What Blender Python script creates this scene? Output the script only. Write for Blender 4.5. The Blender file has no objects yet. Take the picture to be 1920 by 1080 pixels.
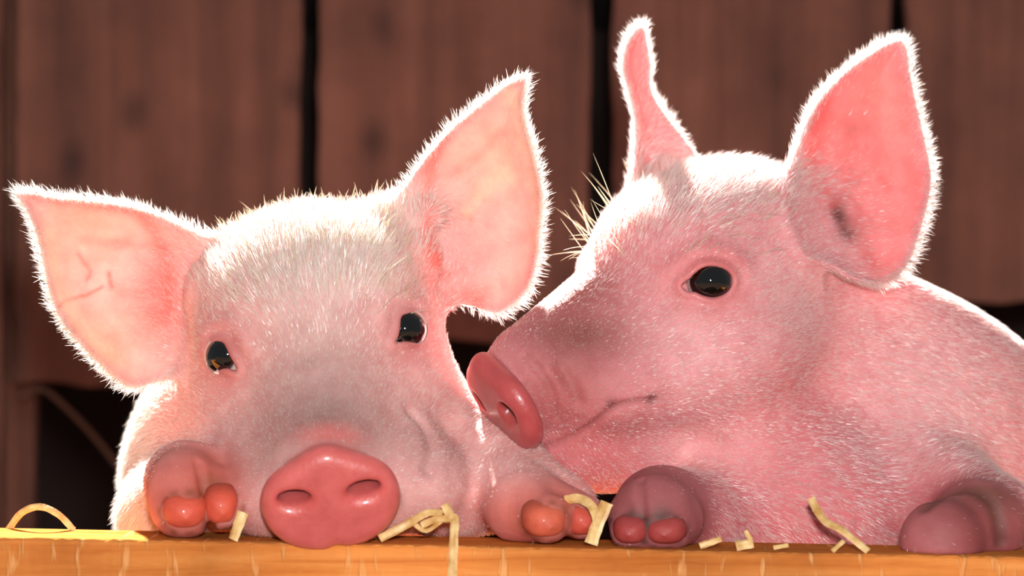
import bpy, math, random, time
import numpy as np
T0 = time.time()
random.seed(7); rng = np.random.default_rng(7)
sc = bpy.context.scene
COL = sc.collection
f4 = np.float32

# ------------------------------------------------------------------ units
# modelling unit u = 0.25 mm (one photo pixel at the depth of the piglets' faces)
U = 0.00025
CAMD = 5333.333          # camera distance in u
ZC = 0.562               # height of the camera above the floor (m)
def W(px, py, d=0.0):    # point seen at photo position px,py lying d behind the face plane
    k = 1.0 + d / CAMD
    return np.array([(px - 960.0) * k, d, (540.0 - py) * k])
def M(p):                # u -> metres
    p = np.asarray(p, dtype=float) * U
    p = p.copy(); p[..., 2] += ZC
    return p
FLOOR = -ZC / U
RAILTOP = -447.5
RSL = 0.0193             # the pen board falls a little to the right
def ztop(x): return RAILTOP - RSL * (x + 919.0)
RF, RB = -230.0, -26.0   # front and back face of the board

# ------------------------------------------------------------------ camera, world, sun, flash
cam = bpy.data.cameras.new('camera'); cam.lens = 100; cam.sensor_width = 36
camo = bpy.data.objects.new('camera', cam); COL.objects.link(camo)
camo.location = (0, -CAMD * U, ZC); camo.rotation_euler = (math.pi / 2, 0, 0)
cam.dof.use_dof = True; cam.dof.focus_distance = 1.335; cam.dof.aperture_fstop = 7.0
cam.clip_start = 0.02
sc.camera = camo

wd = bpy.data.worlds.new('world'); sc.world = wd; wd.use_nodes = True
bg = wd.node_tree.nodes['Background']; bg.inputs[0].default_value = (0.90, 0.95, 1.0, 1); bg.inputs[1].default_value = 0.2

sun = bpy.data.lights.new('sun', 'SUN'); sun.energy = 32.0; sun.angle = math.radians(2.0); sun.color = (1.0, 0.96, 0.88)
suno = bpy.data.objects.new('sun', sun); COL.objects.link(suno)
def aim(o, d):           # light travels along d
    from mathutils import Vector
    o.rotation_euler = Vector(d).to_track_quat('-Z', 'Y').to_euler()
az, el = math.radians(11), math.radians(33)       # sun stands behind the animals, a little to the left
aim(suno, (math.sin(az) * math.cos(el), -math.cos(az) * math.cos(el), -math.sin(el)))

fl = bpy.data.lights.new('camera_flash', 'AREA'); fl.shape = 'DISK'; fl.size = 0.07; fl.energy = 18.5; fl.color = (1.0, 0.95, 0.92)
flo = bpy.data.objects.new('camera_flash', fl); COL.objects.link(flo)
flo.location = (0.03, -CAMD * U + 0.02, ZC + 0.10); aim(flo, (-0.03, 1.33, -0.14))

vs = sc.view_settings
vs.view_transform = 'Standard'; vs.look = 'None'; vs.gamma = 1.0; vs.use_curve_mapping = False; vs.exposure = 0.0

# ------------------------------------------------------------------ helpers
def lin(r, g, b):
    f = lambda c: (c / 255.0) / 12.92 if c / 255.0 <= 0.04045 else ((c / 255.0 + 0.055) / 1.055) ** 2.4
    return np.array([f(r), f(g), f(b)])
def tag(o, label=None, cat=None, group=None, kind=None):
    if label: o['label'] = label
    if cat: o['category'] = cat
    if group: o['group'] = group
    if kind: o['kind'] = kind
    return o
def mesh_obj(name, V, F, mat, parent=None, smooth=True, loops=None):
    me = bpy.data.meshes.new(name)
    V = np.asarray(V, dtype=f4)
    if isinstance(F, np.ndarray):
        n, k = F.shape
        me.vertices.add(len(V)); me.vertices.foreach_set('co', V.ravel())
        me.loops.add(n * k); me.loops.foreach_set('vertex_index', F.astype(np.int32).ravel())
        me.polygons.add(n); me.polygons.foreach_set('loop_start', np.arange(0, n * k, k, dtype=np.int32))
        me.update(calc_edges=True)
    else:
        me.from_pydata(V.tolist(), [], F); me.update()
    if smooth: me.polygons.foreach_set('use_smooth', np.ones(len(me.polygons), dtype=bool))
    o = bpy.data.objects.new(name, me); COL.objects.link(o)
    if mat: me.materials.append(mat)
    if parent: o.parent = parent; o.matrix_parent_inverse = parent.matrix_world.inverted()
    return o
def empty(name, loc):
    o = bpy.data.objects.new(name, None); o.location = loc; o.empty_display_size = 0.05
    COL.objects.link(o); bpy.context.view_layer.update(); return o

# material graph helper
class G:
    def __init__(s, name):
        s.m = bpy.data.materials.new(name); s.m.use_nodes = True; s.t = s.m.node_tree
        s.b = s.t.nodes['Principled BSDF']; s.out = s.t.nodes['Material Output']
    def n(s, typ, **kw):
        x = s.t.nodes.new(typ)
        for k, v in kw.items():
            if k.startswith('i_'):
                key = k[2:]; key = int(key) if key.isdigit() else key.replace('_', ' ')
                x.inputs[key].default_value = v
            else: setattr(x, k, v)
        return x
    def l(s, a, ao, b, bi): s.t.links.new(a.outputs[ao], b.inputs[bi])
    def ramp(s, *stops):
        r = s.t.nodes.new('ShaderNodeValToRGB'); e = r.color_ramp.elements
        while len(e) < len(stops): e.new(0.5)
        for q, (p, c) in zip(e, stops): q.position = p; q.color = (*c, 1)
        return r

# ------------------------------------------------------------------ signed distance tools (numpy)
def smin(a, b, k):
    h = np.maximum(k - np.abs(a - b), 0) / k
    return np.minimum(a, b) - h * h * k * 0.25
def smax(a, b, k): return -smin(-a, -b, k)
def ell(p, c, r, R=None):
    q = p - np.asarray(c, f4)
    if R is not None: q = q @ np.asarray(R, f4).T
    r = np.asarray(r, f4)
    k0 = np.sqrt(((q / r) ** 2).sum(1)) + 1e-6; k1 = np.sqrt(((q / (r * r)) ** 2).sum(1)) + 1e-9
    return k0 * (k0 - 1) / k1
def rcone(p, a, b, ra, rb):
    a = np.asarray(a, f4); b = np.asarray(b, f4); ba = b - a
    pa = p - a; h = np.clip(pa @ ba / (float(ba @ ba) + 1e-6), 0, 1)
    q = pa - h[:, None] * ba
    return np.sqrt((q * q).sum(1)) - (ra + (rb - ra) * h)
def catmull(P, sub=6, closed=True):
    P = np.asarray(P, float); n = len(P); out = []
    rngi = range(n) if closed else range(n - 1)
    for i in rngi:
        g = (lambda j: P[j % n]) if closed else (lambda j: P[min(max(j, 0), n - 1)])
        p0, p1, p2, p3 = g(i - 1), g(i), g(i + 1), g(i + 2)
        for s in range(sub):
            t = s / sub
            out.append(0.5 * (2 * p1 + (p2 - p0) * t + (2 * p0 - 5 * p1 + 4 * p2 - p3) * t * t + (3 * p1 - p0 - 3 * p2 + p3) * t ** 3))
    if not closed: out.append(P[-1])
    return np.array(out)
def polysd(q, P):
    P = np.asarray(P, f4); n = len(P)
    d2 = np.full(len(q), 1e12, f4); s = np.ones(len(q), bool)
    x, y = q[:, 0], q[:, 1]
    for i in range(n):
        a = P[i]; b = P[i - 1]; ex, ey = b[0] - a[0], b[1] - a[1]
        wx, wy = x - a[0], y - a[1]
        t = np.clip((wx * ex + wy * ey) / (ex * ex + ey * ey + 1e-9), 0, 1)
        bx, by = wx - ex * t, wy - ey * t
        d2 = np.minimum(d2, bx * bx + by * by)
        c1 = y >= a[1]; c2 = y < b[1]; c3 = ex * wy > ey * wx
        s ^= (c1 & c2 & c3) | (~c1 & ~c2 & ~c3)
    return np.sqrt(d2) * np.where(s, 1, -1)

class Ear:
    """a thin cupped sheet with its own outline, plane, depth of cup and thickness"""
    def __init__(s, outline, d0, a, b, cup=40, wid=150, th=7, ref=None, flop=0.0, base=None):
        o = catmull(outline, 4); ref = ref if ref is not None else o.mean(0)
        Q = np.array([W(x, y, d0 + a * (x - ref[0]) + b * (y - ref[1])) for x, y in o])
        s.c = Q.mean(0); _, _, vt = np.linalg.svd(Q - s.c)
        s.e1, s.e2, s.n = vt
        if s.n[1] > 0: s.n = -s.n                      # n points to the viewer's side
        if np.dot(np.cross(s.e1, s.e2), s.n) < 0: s.e2 = -s.e2
        q = Q - s.c; s.P = np.stack([q @ s.e1, q @ s.e2], 1)
        s.cup, s.wid, s.th = cup, wid, th
        s.rad = np.abs(q).max() * 1.5
        s.B = np.stack([s.e1, s.e2, s.n]).astype(f4)
        s.base = np.asarray(W(base[0], base[1], d0 + a * (base[0] - ref[0]) + b * (base[1] - ref[1]))) if base is not None else s.c
    def loc(s, p):
        return (p - s.c.astype(f4)) @ s.B.T
    def parts(s, p):
        q = s.loc(p); sd = polysd(q[:, :2], s.P)
        ins = np.clip(-sd / s.wid, 0, 1); w0 = -s.cup * (1 - (1 - ins) ** 2)
        return q, sd, w0
    def sdf(s, p):
        d = np.sqrt(((p - s.c.astype(f4)) ** 2).sum(1)) - s.rad
        out = np.maximum(d, 40).astype(f4)
        m = d < 60
        if m.any():
            q, sd, w0 = s.parts(p[m])
            w = np.abs(q[:, 2] - w0)
            th = s.th * (1 + 0.6 * np.clip(-sd / 200, 0, 1))
            out[m] = smax(w - th, sd + 10, 8)
        return out

def grid_axis(segs):
    """segs: list of (start, end, step) joined"""
    out = []
    for a, b, st in segs: out += list(np.linspace(a, b, max(2, int(round((b - a) / (st * 1.08))) + 1))[:-1])
    out.append(segs[-1][1]); return np.array(out, f4)
def sorted_eval(sdf, p, cell=220.0, far=90.0):
    """evaluate in compact chunks so that far away forms can be skipped"""
    key = np.floor(p / cell).astype(np.int64); key = key[:, 0] * 1000003 + key[:, 1] * 1009 + key[:, 2]
    o = np.argsort(key, kind='stable'); ks = key[o]; cut = np.nonzero(np.diff(ks))[0] + 1
    out = np.empty(len(p), f4)
    for c in np.split(o, cut):
        if len(c): out[c] = sdf(p[c], far)
    return out
class Cull:
    def __init__(s, p, far):
        lo, hi = p.min(0), p.max(0); s.c = (0.5 * (lo + hi))[None].astype(f4); s.r = float(np.linalg.norm(hi - lo)) * 0.5; s.far = far
    def keep(s, d, k): return float(d[0]) - s.r < s.far + k
def polygonise(sdf0, xs, ys, zs, blk=4, newton=2):
    sdf = lambda p, far=90.0: sorted_eval(sdf0, p, far=far)
    nx, ny, nz = len(xs), len(ys), len(zs)
    V = np.full((nx, ny, nz), 1e3, f4)
    bi = [np.arange(0, n, blk) for n in (nx, ny, nz)]
    mid = lambda A, i: 0.5 * (A[i] + A[np.minimum(i + blk, len(A) - 1)])
    half = lambda A, i: 0.5 * (A[np.minimum(i + blk, len(A) - 1)] - A[i])
    cx, cy, cz = np.meshgrid(mid(xs, bi[0]), mid(ys, bi[1]), mid(zs, bi[2]), indexing='ij')
    hx, hy, hz = np.meshgrid(half(xs, bi[0]), half(ys, bi[1]), half(zs, bi[2]), indexing='ij')
    d = sdf(np.stack([cx.ravel(), cy.ravel(), cz.ravel()], 1).astype(f4), 420.0).reshape(cx.shape)
    R = np.sqrt(hx ** 2 + hy ** 2 + hz ** 2)
    act = np.abs(d) < R * 1.3 + 4
    rep = np.repeat(np.repeat(np.repeat(np.where(d < 0, -1e3, 1e3).astype(f4), blk, 0), blk, 1), blk, 2)[:nx, :ny, :nz]
    V[:] = rep
    A = np.repeat(np.repeat(np.repeat(act, blk, 0), blk, 1), blk, 2)[:nx, :ny, :nz]
    I, J, K = np.nonzero(A)
    CH = 3000000
    for s in range(0, len(I), CH):
        i, j, k = I[s:s + CH], J[s:s + CH], K[s:s + CH]
        V[i, j, k] = sdf(np.stack([xs[i], ys[j], zs[k]], 1))
    S = V < 0
    c = S[:-1, :-1, :-1].astype(np.int8)
    tot = np.zeros_like(c)
    for a in (0, 1):
        for b in (0, 1):
            for e in (0, 1):
                tot += S[a:nx - 1 + a, b:ny - 1 + b, e:nz - 1 + e]
    cell = (tot > 0) & (tot < 8)
    idx = np.full(cell.shape, -1, np.int64); ci = np.nonzero(cell); n = len(ci[0]); idx[ci] = np.arange(n)
    acc = np.zeros((n, 3)); cnt = np.zeros(n)
    ax = (xs, ys, zs)
    corners = [(a, b, e) for a in (0, 1) for b in (0, 1) for e in (0, 1)]
    for p in corners:
        for dim in range(3):
            if p[dim] == 1: continue
            q = list(p); q[dim] = 1
            ip = tuple(ci[t] + p[t] for t in range(3)); iq = tuple(ci[t] + q[t] for t in range(3))
            va, vb = V[ip], V[iq]; m = (va < 0) != (vb < 0)
            t = np.where(m, va / (va - vb + 1e-12), 0)
            for u in range(3):
                A_ = ax[u][ip[u]]; B_ = ax[u][iq[u]]
                acc[:, u] += np.where(m, A_ + t * (B_ - A_), 0)
            cnt += m
    P = (acc / cnt[:, None]).astype(f4)
    faces = []
    def quads(dim):
        sl0 = [slice(1, -1)] * 3; sl1 = [slice(1, -1)] * 3
        sl0[dim] = slice(0, -1); sl1[dim] = slice(1, None)
        a = S[tuple(sl0)]; b = S[tuple(sl1)]
        e = np.nonzero(a != b); flip = a[e]
        e = list(e)
        for t in range(3):
            if t != dim: e[t] = e[t] + 1
        o = [t for t in range(3) if t != dim]
        def cellat(du, dv):
            c = list(e); c[o[0]] = c[o[0]] - du; c[o[1]] = c[o[1]] - dv
            return idx[tuple(c)]
        q = np.stack([cellat(1, 1), cellat(0, 1), cellat(0, 0), cellat(1, 0)], 1)
        if dim == 1: flip = ~flip
        q[~flip] = q[~flip][:, ::-1]
        faces.append(q[(q >= 0).all(1)])
    for dim in range(3): quads(dim)
    F = np.concatenate(faces)
    for it in range(newton):
        g, d = grad(sdf, P, 1.5, True)
        st = np.clip(d, -4, 4)[:, None] * g
        P = P - (st * (0.8 if it < newton - 1 else 1.0)).astype(f4)
    return P, F
def grad(sdf, P, e=1.5, val=False):
    g = np.zeros((len(P), 3), f4); m = np.zeros(len(P), f4)
    for k in ((1, -1, -1), (-1, -1, 1), (-1, 1, -1), (1, 1, 1)):
        k = np.array(k, f4); v = sdf(P + e * k); g += k * v[:, None]; m += v * 0.25
    g /= (np.sqrt((g * g).sum(1)) + 1e-9)[:, None]
    return (g, m) if val else g
def march(sdf0, px, py, start=-700):
    sdf = lambda p: sdf0(p, 1e9)
    """where the sight line of photo position px,py first meets the form"""
    o = W(0, 0, -CAMD + 1) * 0; o[1] = -CAMD
    d = W(px, py, 0) - o; d /= np.linalg.norm(d); t = (CAMD + start)
    for _ in range(90):
        h = float(sdf((o + d * t)[None].astype(f4))[0])
        if h < 0.4: break
        t += max(h * 0.8, 0.4)
        if t > CAMD + 2500: return None
    return o + d * t
def rot(yaw, pitch, roll):
    """columns: lateral, forward, up of a head turned from facing the camera (deg)"""
    y, p, r = map(math.radians, (yaw, pitch, roll))
    fw = np.array([math.sin(y) * math.cos(p), -math.cos(y) * math.cos(p), -math.sin(p)])
    up0 = np.array([0, 0, 1.0]); la = np.cross(up0, -fw) * -1
    la = np.cross(fw, up0); la /= np.linalg.norm(la); up = np.cross(la, fw)
    la2 = la * math.cos(r) + up * math.sin(r); up2 = up * math.cos(r) - la * math.sin(r)
    return np.stack([la2, fw, up2], 1)


# ------------------------------------------------------------------ head form shared by the two litter mates (local: x lateral, y forward, z up)
def mirror(q):
    m = q.copy(); m[:, 0] = np.abs(m[:, 0]); return m
def rx(a):
    a = math.radians(a); c, s_ = math.cos(a), math.sin(a)
    return np.array([[1, 0, 0], [0, c, s_], [0, -s_, c]])
def head_local(q, t):
    m = mirror(q)
    d = ell(q, (0, -125, 15), (205, 210, 168))                       # skull
    d = smin(d, ell(q, (0, -15, 40), (172, 120, 105)), 70)           # brow
    d = smin(d, rcone(q, (0, 30, -55), (0, t.get('muz', 300), -100), 155, 108), 70)  # bridge and muzzle
    d = smin(d, ell(m, (120, -20, -150), (135, 200, 145)), 90)       # jowls
    d = smin(d, ell(m, (75, 190, -150), (112, 150, 98)), 60)          # upper lips
    d = smin(d, rcone(q, (0, -20, -240), (0, 270, -215), 120, 70), 60)  # lower jaw
    d = smin(d, ell(m, (150, 10, 26), (50, 62, 34)), 50)             # brow bone over each eye
    d = smin(d, ell(m, (150, 30, -62), (44, 66, 26)), 40)            # under-eye roll
    return d
def disc_frame(t):
    a = math.radians(t.get('disc_yaw', 0)); c, s_ = math.cos(a), math.sin(a)
    return rx(-t['disc_pitch']) @ np.array([[c, s_, 0], [-s_, c, 0], [0, 0, 1]])   # rows: lateral, normal, up
def disc_local(q, t):
    R = disc_frame(t); c = np.asarray(t['disc_c'], f4)
    w = (q - c) @ np.asarray(R, f4).T
    x, n, z = w[:, 0], w[:, 1], w[:, 2]
    ang = np.arctan2(z, np.abs(x))
    rr = 112 + 14 * np.cos(ang * 2) + 10 * np.exp(-((ang - 1.57) / 0.35) ** 2) - 9 * np.exp(-((ang + 1.57) / 0.16) ** 2) - 4 * np.exp(-((ang - 0.9) / 0.3) ** 2)
    rad = np.sqrt(x * x + z * z)
    flat = np.abs(n + 6 - 10 * np.clip(rad / 120, 0, 1) ** 2 * 0 + 0.0009 * rad * rad * 0.6) - 24
    return smax(flat, (rad - rr) * 0.93, 30)
def disc_depth(q, t):      # distance in front of the disc's middle plane
    return ((q - np.asarray(t['disc_c'], f4)) @ np.asarray(disc_frame(t), f4).T)[:, 1]
def nostril_local(q, t, sgn):
    R = disc_frame(t); c = np.asarray(t['disc_c'], f4)
    w = (q - c) @ np.asarray(R, f4).T
    z0 = t.get('nz', 6)
    nx, nr = t.get('nx', 62), t.get('nr', (30, 56, 15))
    a = ell(w, (sgn * nx, 2, z0 + 4), nr, rx(-30))                        # passage runs back and up
    return smin(a, ell(w, (sgn * (nx + 2), 26, z0 - 7), (nr[0] + 4, 17, nr[2] + 3), None), 10)

def sub(d, cut, k): return smax(d, -cut, k)
class Pig: pass
def cu_touch(p): return p[:, 1].min() < RB + 30 and p[:, 2].min() < RAILTOP + 60

def make_pig(t):
    g = Pig(); g.t = t
    g.O = W(*t['eyemid']).astype(f4); g.R = rot(*t['pose']).astype(f4)
    g.toloc = lambda p: (p - g.O) @ g.R
    g.tow = lambda q: np.asarray(q, f4) @ g.R.T + g.O
    ears = [Ear(**e) for e in t['ears']]; hc = g.tow([[0, 60, -60]])
    g.ears = ears
    def base(p, far=1e9):
        cu = Cull(p, far); d = np.full(len(p), 1e3, f4)
        if cu.keep(np.sqrt(((cu.c - hc) ** 2).sum(1)) - 620, 60):
            q = g.toloc(p)
            d = head_local(q, t)
            d = smin(d, disc_local(q, t), 18)
        for a, b, ra, rb, k, *ys in t['body']:
            if cu.keep(rcone(cu.c, a, b, ra, rb), k):
                if ys:                                                # narrower from front to back
                    m_ = np.array([1, 1 / ys[0], 1], f4); d = smin(d, rcone(p * m_, np.asarray(a) * m_, np.asarray(b) * m_, ra, rb) * 0.8, k)
                else: d = smin(d, rcone(p, a, b, ra, rb), k)
        for c, r, k in t.get('blobs', []):
            if cu.keep(np.sqrt(((cu.c - np.asarray(c, f4)) ** 2).sum(1)) - max(r), k): d = smin(d, ell(p, c, r), k)
        for a, b, ra, rb, k in t['legs']:
            if cu.keep(rcone(cu.c, a, b, ra, rb), k): d = smin(d, rcone(p, a, b, ra, rb), k)
        for e, roots in zip(ears, t['roots']):
            if not cu.keep(np.sqrt(((cu.c - e.c.astype(f4)) ** 2).sum(1)) - e.rad, 60): continue
            de = e.sdf(p)
            for a, b, ra, rb in roots: de = smin(de, rcone(p, a, b, ra, rb), 34)
            d = smin(d, de, 66)
        return d
    g.base = base
    # features found on the form itself
    g.eyes = []
    for c, poly in t['eyes']:
        pos = march(base, *c); n = grad(base, pos[None].astype(f4), 14)[0]
        g.eyes.append((pos, n, (c, poly)))
    for lp, (c, poly) in t.get('eyes_local', []):
        pos = g.tow([lp])[0]
        for _ in range(30): pos = pos - grad(base, pos[None].astype(f4))[0] * float(base(pos[None].astype(f4))[0])
        n = grad(base, pos[None].astype(f4), 14)[0]
        poly = [(2 * c[0] - x, y) for x, y in poly]
        g.eyes.append((pos, n, (None, (c, poly))))
    eyef = []
    for pos, n, poly in g.eyes:
        cd = np.array([0, -CAMD, 0]) - pos; cd /= np.linalg.norm(cd)
        if poly[0] is None: cd = n; poly = poly[1]                    # the eye turned away
        ax = cd * 0.55 + n * 0.45; ax /= np.linalg.norm(ax)
        e1 = np.cross(np.array([0, 0, 1.0]), ax) * -1; e1 /= np.linalg.norm(e1); e2 = np.cross(e1, ax)
        if e2[2] < 0: e2 = -e2
        if e1[0] < 0 and abs(e1[0]) > 0.3: e1 = -e1
        B = np.stack([e1, e2, ax])
        px0 = np.array(poly[0]); P = catmull(poly[1], 3)
        k = 1 + pos[1] / CAMD
        # outline in the eye's own plane
        Q = np.stack([(P[:, 0] - px0[0]) * k, -(P[:, 1] - px0[1]) * k], 1)
        A = np.array([[e1[0], e2[0]], [e1[2], e2[2]]])                # plane axes as seen
        Q = Q @ np.linalg.inv(A).T
        eyef.append((pos.astype(f4), B.astype(f4), Q, float(np.abs(Q).max())))
    g.eyef = eyef
    grooves = []
    for pts, r, k in t.get('grooves', []):
        P3 = [march(base, x, y) for x, y in catmull(pts, 4, False)]
        grooves.append(([q for q in P3 if q is not None], r, k))
    g.grooves = grooves
    dents = []
    for px, py, r, depth, k in t.get('dents', []):
        c = march(base, px, py)
        dents.append((c, r, depth, k))
    def sdf(p, far=1e9):
        d = base(p, far)
        for pos, B, Q, rad in eyef:
            q = (p - pos) @ B.T
            near = (q * q).sum(1) < 130 ** 2
            if near.any():
                qq = q[near]; dd = d[near]; sd = polysd(qq[:, :2], Q)
                dz = np.exp(-(qq[:, 2] / 45) ** 2); up = 0.5 + 0.5 * np.tanh(qq[:, 1] / 14)
                dd = dd - 4.5 * np.exp(-((sd - 6) / 7.5) ** 2) * dz                        # lid rims
                dd = dd + (0.4 + 1.4 * up) * np.exp(-((sd - 21) / 5) ** 2) * dz            # crease round the lids
                dd = dd - 6.0 * up * np.exp(-((sd - 40) / 16) ** 2) * dz                   # hooded brow
                cut = smax(sd, np.abs(qq[:, 2]) - 40, 6)
                d[near] = smax(dd, -cut, 5)
        q = g.toloc(p)
        near = np.abs(q[:, 1] - t['disc_c'][1]) < 140
        if near.any():
            qn = q[near]; dn = d[near]
            for sg in (-1, 1): dn = sub(dn, nostril_local(qn, t, sg), 12)
            d[near] = dn
        for P3, r, k in grooves:
            A = np.array(P3, f4); lo, hi = A.min(0) - 60, A.max(0) + 60
            nr = ((p > lo) & (p < hi)).all(1)
            if nr.any():
                pn = p[nr]; c = np.full(len(pn), 1e3, f4)
                for a, b in zip(A[:-1], A[1:]): c = np.minimum(c, rcone(pn, a, b, r, r))
                d[nr] = sub(d[nr], c, k)
        if cu_touch(p):
            a_ = np.abs(p[:, 1] - 0.5 * (RF + RB)) - 0.5 * (RB - RF); b_ = p[:, 2] - ztop(p[:, 0])
            d = smax(d, -(np.maximum(a_, b_) + 1.0), 6)
        for c, r, depth, k in dents:
            c = np.asarray(c, f4); nr = ((p - c) ** 2).sum(1) < (r * 3) ** 2
            if nr.any(): d[nr] = d[nr] + depth * np.exp(-((p[nr] - c) ** 2).sum(1) / (r * r))
        return d
    g.sdf = sdf
    g.P, g.F = polygonise(sdf, *[grid_axis(a) for a in t['grid']])
    g.N = grad(lambda p: sorted_eval(sdf, p), g.P)
    print('pig mesh', len(g.P), len(g.F), round(time.time() - T0, 1))
    return g

def WL(*a): return W(*a)
# ------------------------------------------------------------------ the piglet looking at the viewer
LT = dict(
    eyemid=(592, 641, 60), pose=(5.5, 25, -8.5),
    disc_c=(0, 412, -119), disc_pitch=-3, nz=22,
    body=[(W(590, 620, 190), W(560, 900, 470), 205, 300, 120),
          (W(560, 900, 470), (-400, 1150, -1500), 330, 360, 120),
          ((-400, 1150, -1500), (-400, 1230, -1700), 330, 300, 60),
          ((-560, 1180, -1600), (-590, 1020, -1950), 170, 85, 80), ((-590, 1020, -1950), (-590, 1090, FLOOR + 60), 75, 52, 30),
          ((-240, 1180, -1600), (-210, 1020, -1950), 170, 85, 80), ((-210, 1020, -1950), (-210, 1090, FLOOR + 60), 75, 52, 30),
          ((-590, 1090, FLOOR + 60), (-590, 1020, FLOOR + 45), 55, 42, 20), ((-210, 1090, FLOOR + 60), (-210, 1020, FLOOR + 45), 55, 42, 20)],
    blobs=[(W(500, 930, -60), (105, 130, 75), 60), (W(770, 905, -60), (110, 130, 90), 60), (W(630, 950, -90), (110, 110, 60), 50), (W(845, 930, 30), (90, 100, 85), 50)],
    legs=[(W(345, 905, -60), W(335, 960, 230), 70, 110, 50),
          (W(348, 900, -70), W(350, 925, -140), 68, 66, 30),
          (W(340, 900, -140), W(342, 955, -150), 52, 54, 30),
          (W(338, 925, -140), W(348, 956, -176), 54, 48, 14),
          (W(402, 920, -130), W(414, 952, -172), 46, 40, 8),
          (W(765, 800, 240), W(920, 895, 70), 130, 88, 60),
          (W(930, 895, 60), W(975, 945, -100), 92, 66, 30),
          (W(930, 890, 70), W(1060, 955, 0), 80, 62, 40),
          (W(975, 955, -100), W(1025, 972, -160), 60, 46, 20),
          (W(1000, 935, -60), W(1090, 968, -130), 55, 42, 20)],
    ears=[dict(outline=[(18, 358), (50, 350), (110, 360), (190, 368), (270, 382), (340, 410), (400, 440), (460, 480), (470, 560), (440, 640), (370, 668), (335, 700), (290, 728), (245, 735), (200, 705), (150, 655), (112, 608), (88, 555), (76, 500), (62, 440), (42, 392)],
               d0=110, a=0.42, b=-0.05, cup=55, wid=95, th=7, base=(420, 560)),
          dict(outline=[(985, 135), (945, 148), (900, 182), (850, 222), (800, 275), (760, 325), (735, 370), (720, 430), (740, 520), (790, 570), (850, 575), (890, 588), (930, 598), (965, 580), (995, 545), (1012, 490), (1018, 430), (1022, 370), (1012, 310), (998, 255), (986, 200), (990, 160)],
               d0=140, a=-0.36, b=0.1, cup=60, wid=100, th=7, base=(760, 480))],
    roots=[[(W(470, 560, 200), W(390, 545, 150), 60, 34)], [(W(700, 500, 210), W(790, 475, 185), 64, 40), (W(730, 420, 230), W(800, 400, 190), 50, 30)]],
    eyes=[((416, 668), [(402, 644), (416, 643), (424, 652), (433, 669), (443, 684), (447, 693), (438, 694), (428, 690), (412, 688), (398, 683), (396, 670), (398, 653)]),
          ((768, 615), [(750, 615), (753, 595), (765, 590), (780, 592), (789, 607), (791, 627), (785, 638), (765, 639), (748, 641), (740, 643), (746, 632)])],
    grooves=[([(772, 772), (797, 798), (811, 838), (806, 880)], 4, 26), ([(372, 868), (380, 905), (388, 940), (394, 965), (396, 1000)], 7, 12)],
    grid=[[(-1000, -960, 8), (-960, 230, 4), (230, 330, 8)],
          [(-330, 420, 4), (420, 620, 6), (620, 1600, 18)],
          [(FLOOR - 20, -760, 18), (-760, -500, 7), (-500, 440, 4)]],
)
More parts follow.
